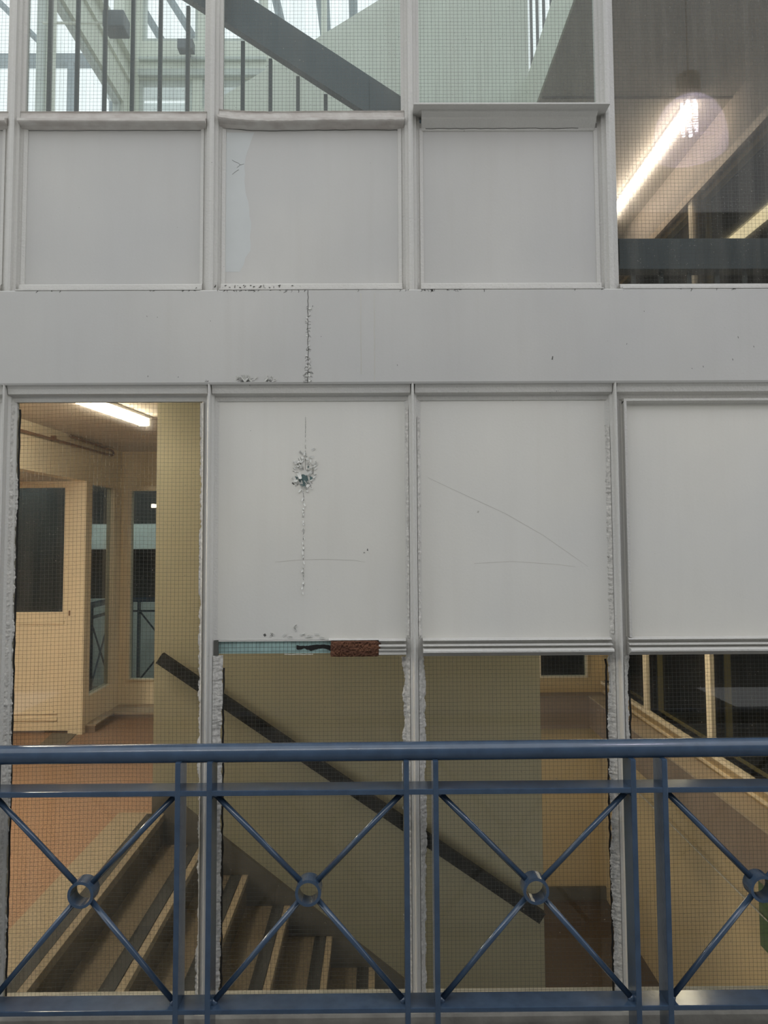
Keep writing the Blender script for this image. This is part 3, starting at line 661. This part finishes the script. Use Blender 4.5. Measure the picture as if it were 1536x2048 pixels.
# door
dr = empty('door_1', label='cream door with tall dark glass panel and bottom rails, left', cat='door', kind='structure')
lf = holes('door_leaf', 'y', 3.84, 3.88, -3.30, -2.475, .02, 1.99, [(-3.2, -2.545, .955, 1.955)], 'creamwood', dr)
box('glass', -3.2, -2.545, 3.857, 3.863, .955, 1.955, 'glassin', lf)
box('rail_moulding', -3.25, -2.53, 3.828, 3.84, .86, .885, 'creamwood', lf)
box('rail_moulding', -3.25, -2.57, 3.828, 3.84, .100, .125, 'creamwood', lf); box('rail_moulding', -3.25, -2.57, 3.828, 3.84, .150, .158, 'creamwood', lf)
box('door_jamb', -2.470, -2.432, 3.80, 3.90, 0, 2.005, 'creamwood', dr); box('door_jamb', -2.428, XL+.002, 3.79, 3.92, 0, 2.004, 'creamwood', dr)
box('latch', -2.478, -2.468, 3.79, 3.80, .93, .97, 'brown', dr)
box('frame_head', -3.3, -2.43, 3.82, 3.9, 1.99, 2.006, 'creamwood', dr)
tag(box('wall_lobby', -4.2, -3.30, 3.84, 3.94, -.1, 2.1, 'cream'), 'cream wall left of the door, outside the view', 'wall', kind='structure')
tag(box('wall_lobby_side', -4.3, -4.2, .13, 3.94, -.1, 2.1, 'cream'), 'cream side wall of the door recess', 'wall', kind='structure')
mb = MB().prism([(-2.60, 3.82), (-2.40, 3.82), (-2.34, 3.30), (-2.52, 3.30)], 'z', 0, .006)
tag(mb.build('floor_threshold', 'grey'), 'dark grey threshold mat on the terracotta floor by the door', 'mat', kind='structure')
# front return walls either side so that the stairwell is closed
tag(box('wall_front', -4.3, -2.5, .02, .12, -.1, 4.4, 'opp'), 'facade wall left of the glazing, outside the view', 'wall', kind='structure')

# ---- pipe on the left wall
mb = MB(); pts = [(XL+.025, .3, 2.235), (XL+.025, 2.0, 2.245), (XL+.025, 4.25, 2.262)]
pts += [(XL+.025, 4.25+.09*math.sin(a), 2.285-.024*math.cos(a)) for a in [math.pi*k/8 for k in range(1, 9)]] + [(XL+.025, 3.4, 2.318)]
mb.tube(pts, .010, 8); pipe = mb.build('wall_pipe', 'brown', smooth=True)
tag(pipe, 'thin brown pipe with a hairpin bend under the landing ceiling', 'pipe')
for yy in (1.3, 2.2, 3.1): box('pipe_clip', XL, XL+.035, yy, yy+.02, 2.232+.004*yy, 2.27+.004*yy, 'brown', pipe)

# ---- lower flight
st = empty('staircase', label='stone staircase descending right with black anti-slip strips', cat='stairs')
G, Rr = .235, .168
for k in range(0, 10):
    xn = -1.225+G*k; zn = -Rr*k
    if k:
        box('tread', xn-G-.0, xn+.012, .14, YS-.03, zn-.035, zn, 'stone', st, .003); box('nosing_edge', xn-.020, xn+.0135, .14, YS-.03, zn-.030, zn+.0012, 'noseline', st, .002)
    else:
        box('tread', xn-.05, xn+.012, .14, YS-.03, zn-.035, zn+.003, 'stone', st, .002)
    box('antislip_strip', xn-.085, xn-.022, .15, YS-.034, zn, zn+.0045, 'strip', st)
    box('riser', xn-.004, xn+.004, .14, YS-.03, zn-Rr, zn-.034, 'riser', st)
MB().prism([(-1.285, .0), (-1.285, .13), (-1.225, .13), (.89, -1.50), (.915, -1.55), (.915, -1.679), (.87, -1.679), (-1.20, -.26), (-1.285, -.2)], 'y', YS-.03, YS-.001).build('wall_string', 'grey', st)
MB().prism([(-1.225, -.25), (-1.225, -.04), (.885, -1.55), (.885, -1.679), (.6, -1.679)], 'y', .13, .139).build('outer_string', 'grey', st)
MB().prism([(-1.225, -.20), (-1.20, -.20), (.88, -1.68), (.60, -1.68), (-1.225, -.40)], 'y', .14, YS-.031).build('soffit_slab', 'riser', st)
# ---- wall handrail of the lower flight
hr = empty('stair_handrail', label='dark flat handrail sloping down the olive stair wall', cat='handrail')
a = Vector((-1.235, .875)); b = Vector((.885, -.553)); d = (b-a).normalized(); n = Vector((-d.y, d.x))*.031
MB().prism([tuple(a+n), tuple(b+n), tuple(b-n), tuple(a-n)], 'y', 1.955, 2.000).build('rail', 'black', hr)
for t in (.12, .4, .66, .93):
    p = a+(b-a)*t; MB().tube([(p.x, 1.99, p.y-.02), (p.x, 2.02, p.y-.055), (p.x, YS, p.y-.06)], .007, 8).build('bracket', 'black', hr)

# ---- upper flight balustrade right behind the upper glass
br = empty('stair_balustrade', label='stair balustrade with broad slate handrail and thin dark balusters', cat='railing')
RA = (-.667)
def railtop(x): return 3.043+RA*(x-.073) if x < .80 else 2.541
zz = railtop(.795)
MB().prism([(-1.22, railtop(-1.22)), (.80, 2.530), (.80, 2.44), (.765, 2.43), (-1.22, railtop(-1.22)-.150)], 'y', .088, .128).build('sloping_handrail', 'rail', br)
MB().box(.79, XR-.02, .088, .15, 2.426, 2.530, .002).build('level_handrail', 'rail', br)
x = -1.109
k = 0
while x < .78:
    zt_ = railtop(x)-.165; zb_ = 1.38 + max(0, (.80-x)*.667)
    MB().box(x-.006, x+.006, .112, .124, zb_, zt_, 0).build('baluster', 'baluster', br); x += .0935
while x < 1.95:
    MB().box(x-.006, x+.006, .112, .124, 1.33, 2.43, 0).build('baluster', 'baluster', br); x += .0935
# hidden flight itself
us = empty('staircase.001', label='upper stair flight rising left behind the solid panels', cat='stairs')
MB().prism([(.92, 1.33)] + [q for k in range(10) for q in ((.80-.202*k, 1.33+.14*k), (.80-.202*k, 1.33+.14*(k+1)))] + [(-1.222, 2.73), (-1.222, 2.45), (.75, 1.17), (.92, 1.17)], 'y', .20, YS-.01).build('flight', 'stone', us)

# ---- top landing balustrade
tb = empty('landing_balustrade', label='thin dark balusters on the pale top landing edge against sky', cat='railing')
for yy in (.35, .55, .75, .95, 1.15, 1.35, 1.53, 1.71, 1.88, 2.05, 2.22, 2.40):
    box('baluster', .925, .940, yy-.0075, yy+.0075, 4.305, 5.2, 'baluster', tb)
box('handrail', .91, .955, .2, 2.5, 5.2, 5.27, 'rail', tb)

# ---- dark boxes by the upper windows
t_ = box('box_fitting', -1.84, -1.70, YB-.22, YB-.12, 6.05, 6.14, 'rail'); box('bracket', -1.78, -1.76, YB-.13, YB, 6.08, 6.11, 'rail', t_)
tag(t_, 'small dark box fitting on the back wall between the high windows', 'fitting')
t_ = MB().box(-1.93, -1.78, 2.80, 2.95, 5.14, 5.26, .01).build('box_fitting.001', 'rail'); box('bracket', XL-.02, -1.92, 2.86, 2.875, 5.20, 5.212, 'pale', t_)
tag(t_, 'larger dark box fitting against the sloping pale beam, top left', 'fitting')

# ---- lamps
def tube_light(name, x, z, y0, y1, gm, label, rot=0, wd=.075):
    t = empty(name, label=label, cat='lamp')
    MB().box(x-wd*.75, x+wd*.75, y0, y1, z+.035, z+.051, .004).build('casing', 'casing', t)
    MB().prism([(x-wd/2, z+.034), (x-wd/2, z+.010), (x-wd*.3, z-.008), (x+wd*.3, z-.008), (x+wd/2, z+.010), (x+wd/2, z+.034)], 'y', y0+.02, y1-.02).build('diffuser', gm, t)
    for yy in (y0, y1-.02): MB().box(x-wd*.6, x+wd*.6, yy, yy+.02, z-.010, z+.036, .004).build('end_cap', 'casing', t)
    if rot:
        c = Vector((x, y1, 0)); t.matrix_world = Matrix.Translation(c) @ Matrix.Rotation(rot, 4, 'Z') @ Matrix.Translation(-c)
    return t
tube_light('tube_light', -1.525, 2.282, 1.62, 2.60, 'tube', 'lit tube light on the landing ceiling, upper corner of the tall pane', rot=math.radians(-6), wd=.06)
tube_light('tube_light.001', 1.775, 3.953, 1.78, 3.5, 'tubeup', 'glowing tube light on the top landing soffit, upper right', wd=.034)
tube_light('fill_tube_lower', 1.45, 1.115, 1.2, 3.6, 'fill_lower', 'added unseen fill tube lighting the lower half landing, above the frame of panels')  # unseen lamp added to light the lower landing
tube_light('fill_tube_lobby', -2.98, 1.95, .8, 2.0, 'fill_lobby', 'unseen fill tube added in the door recess, left of the tall pane')  # added out of view to brighten the door
tube_light('fill_tube_front', -1.80, 2.282, .75, 1.45, 'fill_front', 'unseen fill tube added under the landing ceiling right behind the facade, above the tall pane')  # added out of view to light the left wall and door
tube_light('fill_tube_court', -2.9, 2.45, 5.1, 6.05, 'fill_day', 'unseen cool fill tube added for daylight above the white low wall')  # added in place of daylight on the courtyard wall
tube_light('tube_light.003', 2.98, 3.98, .6, 4.5, 'tubedim', 'dim warm tube seen through the dark upper right window', wd=.10)

t = empty('fill_tube_walkway', label='long unseen tube light added behind and above the camera for the railing highlight', cat='lamp')  # unseen lamp added for the handrail's highlight line
MB().box(-2.0, .35, -2.40, -2.30, 3.34, 3.38, .005).build('casing', 'casing', t)
MB().prism([(-2.385, 3.34), (-2.385, 3.315), (-2.37, 3.30), (-2.33, 3.30), (-2.315, 3.315), (-2.315, 3.34)], 'x', -1.98, .33).build('diffuser', mat('fill_glow_walkway', (.9, .9, .9, 1), emit=(1, .98, .94), estr=14), t)
for xx in (-1.6, -.05): MB().tube([(xx, -2.35, 3.37), (xx, -2.35, 5.2)], .002, 6).build('hanging_wire', 'casing', t)

# dark rooms beyond the right wall
dk = empty('wall_dark_room', label='unlit room beyond the right wall windows', cat='wall', kind='structure')
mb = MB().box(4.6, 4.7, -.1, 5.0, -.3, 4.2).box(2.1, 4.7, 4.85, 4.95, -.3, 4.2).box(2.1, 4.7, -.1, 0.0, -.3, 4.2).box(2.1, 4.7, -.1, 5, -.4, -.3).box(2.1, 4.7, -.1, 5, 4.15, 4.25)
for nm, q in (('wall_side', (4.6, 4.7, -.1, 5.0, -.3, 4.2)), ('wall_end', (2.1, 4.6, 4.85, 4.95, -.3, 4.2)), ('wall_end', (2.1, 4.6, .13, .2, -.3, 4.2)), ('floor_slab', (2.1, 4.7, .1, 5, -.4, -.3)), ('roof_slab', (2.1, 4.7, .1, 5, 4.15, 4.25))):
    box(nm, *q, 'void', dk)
mb.b.free()
# courtyard beyond the corner windows
cy = empty('wall_courtyard', label='white low wall under dark glazing beyond the corner windows', cat='wall', kind='structure')
box('white_wall', -3.42, .8, 6.3, 6.4, -.6, .86, 'outwhite', cy); box('dark_upper', -5.5, 3.0, 6.4, 6.5, -.6, 3.0, 'outdark', cy); box('dark_screen', -3.55, -3.44, 3.95, 6.4, -.6, 3.0, 'outdark', cy); box('white_band', -3.42, .8, 6.2, 6.4, 1.42, 1.70, 'outwhite', cy)
box('side_dark', -5.6, -5.5, 3.9, 6.5, -.6, 3.0, 'outdark', cy)
tag(box('floor_4', -5.5, 3.0, YB+.1, 6.3, -.7, -.1, 'opp'), 'grey courtyard walkway beyond the corner windows', 'floor', kind='structure')
for nm, lab, along, c, a0, a1 in (('guard_railing.001', 'blue railing built beyond the window facing the camera, standing in for a reflection', 'x', 5.45, -2.62, -.9), ('guard_railing.002', 'blue railing built edge-on behind the narrow side panel, standing in for a reflection', 'y', -2.68, 3.95, 5.4)):  # railings placed outside to stand in for reflections in the inner glass
    t = empty(nm, label=lab, cat='railing')
    def B(n, u0, u1, v, z0, z1):
        if along == 'x': box(n, u0, u1, c-v, c+v, z0, z1, 'blue', t)
        else: box(n, c-v, c+v, u0, u1, z0, z1, 'blue', t)
    B('handrail', a0, a1, .025, .90, .945); B('middle_rail', a0, a1, .03, .80, .815); B('bottom_rail', a0, a1, .03, .10, .115); B('foot_rail', a0, a1, .02, -.02, -.005)
    u = a0+.10; j = 0
    while u < a1:
        B('post', u-.02, u+.02, .035, -.1, .92); B('post', u+.08, u+.10, .03, -.1, .92)
        u2 = min(u+.65, a1)
        for (za, zb_) in ((.80, .12), (.12, .80)):
            P0 = (u+.10, za); P1 = (u2, zb_)
            pp = [(P0[0], c, P0[1]), (P1[0], c, P1[1])] if along == 'x' else [(c, P0[0], P0[1]), (c, P1[0], P1[1])]
            MB().tube(pp, .009, 8).build('diagonal_bar', 'blue', t)
        u += .65
# roof frame outside, above the stairwell
rf = empty('roof_frame', label='pale grey roof glazing bars outside the high windows', cat='roof frame')
box('beam', -10, -4.05, 9.0, 9.15, 8.83, 8.98, 'outbar', rf); box('post', -4.75, -4.66, 9.0, 9.1, 3, 8.83, 'outbar', rf); box('post', -4.1, -4.0, 9.0, 9.1, 3, 8.9, 'outbar', rf)
box('pale_parapet', -3.6, 1.5, 7.5, 7.6, 7.4, 8.05, 'outwhite', rf); box('pale_screen', -4.1, -2.9, 9.2, 9.3, 2.5, 8.3, M['outwhite'], rf)
for (x0_, z0_, x1_, z1_, yy) in ((-6.5, 10.5, -4.9, 8.9, 9.1), (-3.4, 9.0, -2.68, 7.76, 7.0), (-3.0, 9.0, -2.25, 7.76, 7.0), (-1.5, 9.3, -1.05, 7.3, 6.6), (-.65, 9, -.55, 6.6, 6.2), (-.8, 9, -.55, 6.9, 6.2), (-.3, 9, -.25, 6.6, 6.2), (-1.3, 9, -1.28, 6.6, 6.0)):
    MB().tube([(x0_, yy, z0_), (x1_, yy, z1_)], .05, 6).build('glazing_bar', 'outbar', rf)

# ---- green sheet at the right edge and cable
tag(box('green_notice', 1.985, 1.999, .9, 1.76, -.60, -.255, 'green', bev=.002), 'green sheet on the right wall at the picture edge', 'sign')
cb = MB().tube([(XR-.02, .2, -.43), (XR-.02, 1.6, -.43), (XR-.02, 3.0, -.425), (XR-.02, 4.0, -.43)], .004, 6).build('wall_cable', 'casing')
tag(cb, 'thin pale cable running along the right wall below the ledge', 'cable')

# ---- pendant lamp hanging behind the camera side, seen only mirrored in the glass
PX_, PYY, PZ = 1.66, -1.55, 3.56
PX_, PYY, PZ = 1.70, -1.55, 3.63
pl = empty('pendant_lamp', label='clear bell pendant lamp mirrored in the dirty upper pane', cat='lamp')
MB().lathe([(.185, 0), (.192, .03), (.188, .10), (.17, .17), (.14, .23), (.10, .27), (.055, .285)], (PX_, PYY, PZ), 40).build('bell_shade', 'bell', pl, smooth=True)
MB().lathe([(.188, -.002), (.191, 0), (.188, .004), (.184, 0), (.188, -.002)], (PX_, PYY, PZ), 40).build('shade_rim', 'bell', pl)
MB().lathe([(.001, .42), (.06, .42), (.065, .30), (.058, .27), (.001, .265)], (PX_, PYY, PZ), 24).build('gear_housing', 'casing', pl)
MB().tube([(PX_, PYY, PZ+.41), (PX_, PYY, 5.2)], .002, 6).build('cord', 'casing', pl)
for k in range(6):
    a = k*math.pi/3; MB().tube([(PX_+.038*math.cos(a), PYY+.038*math.sin(a), PZ+.265), (PX_+.038*math.cos(a), PYY+.038*math.sin(a), PZ+.10)], .010, 8).build('lamp_tube', 'cfl', pl)
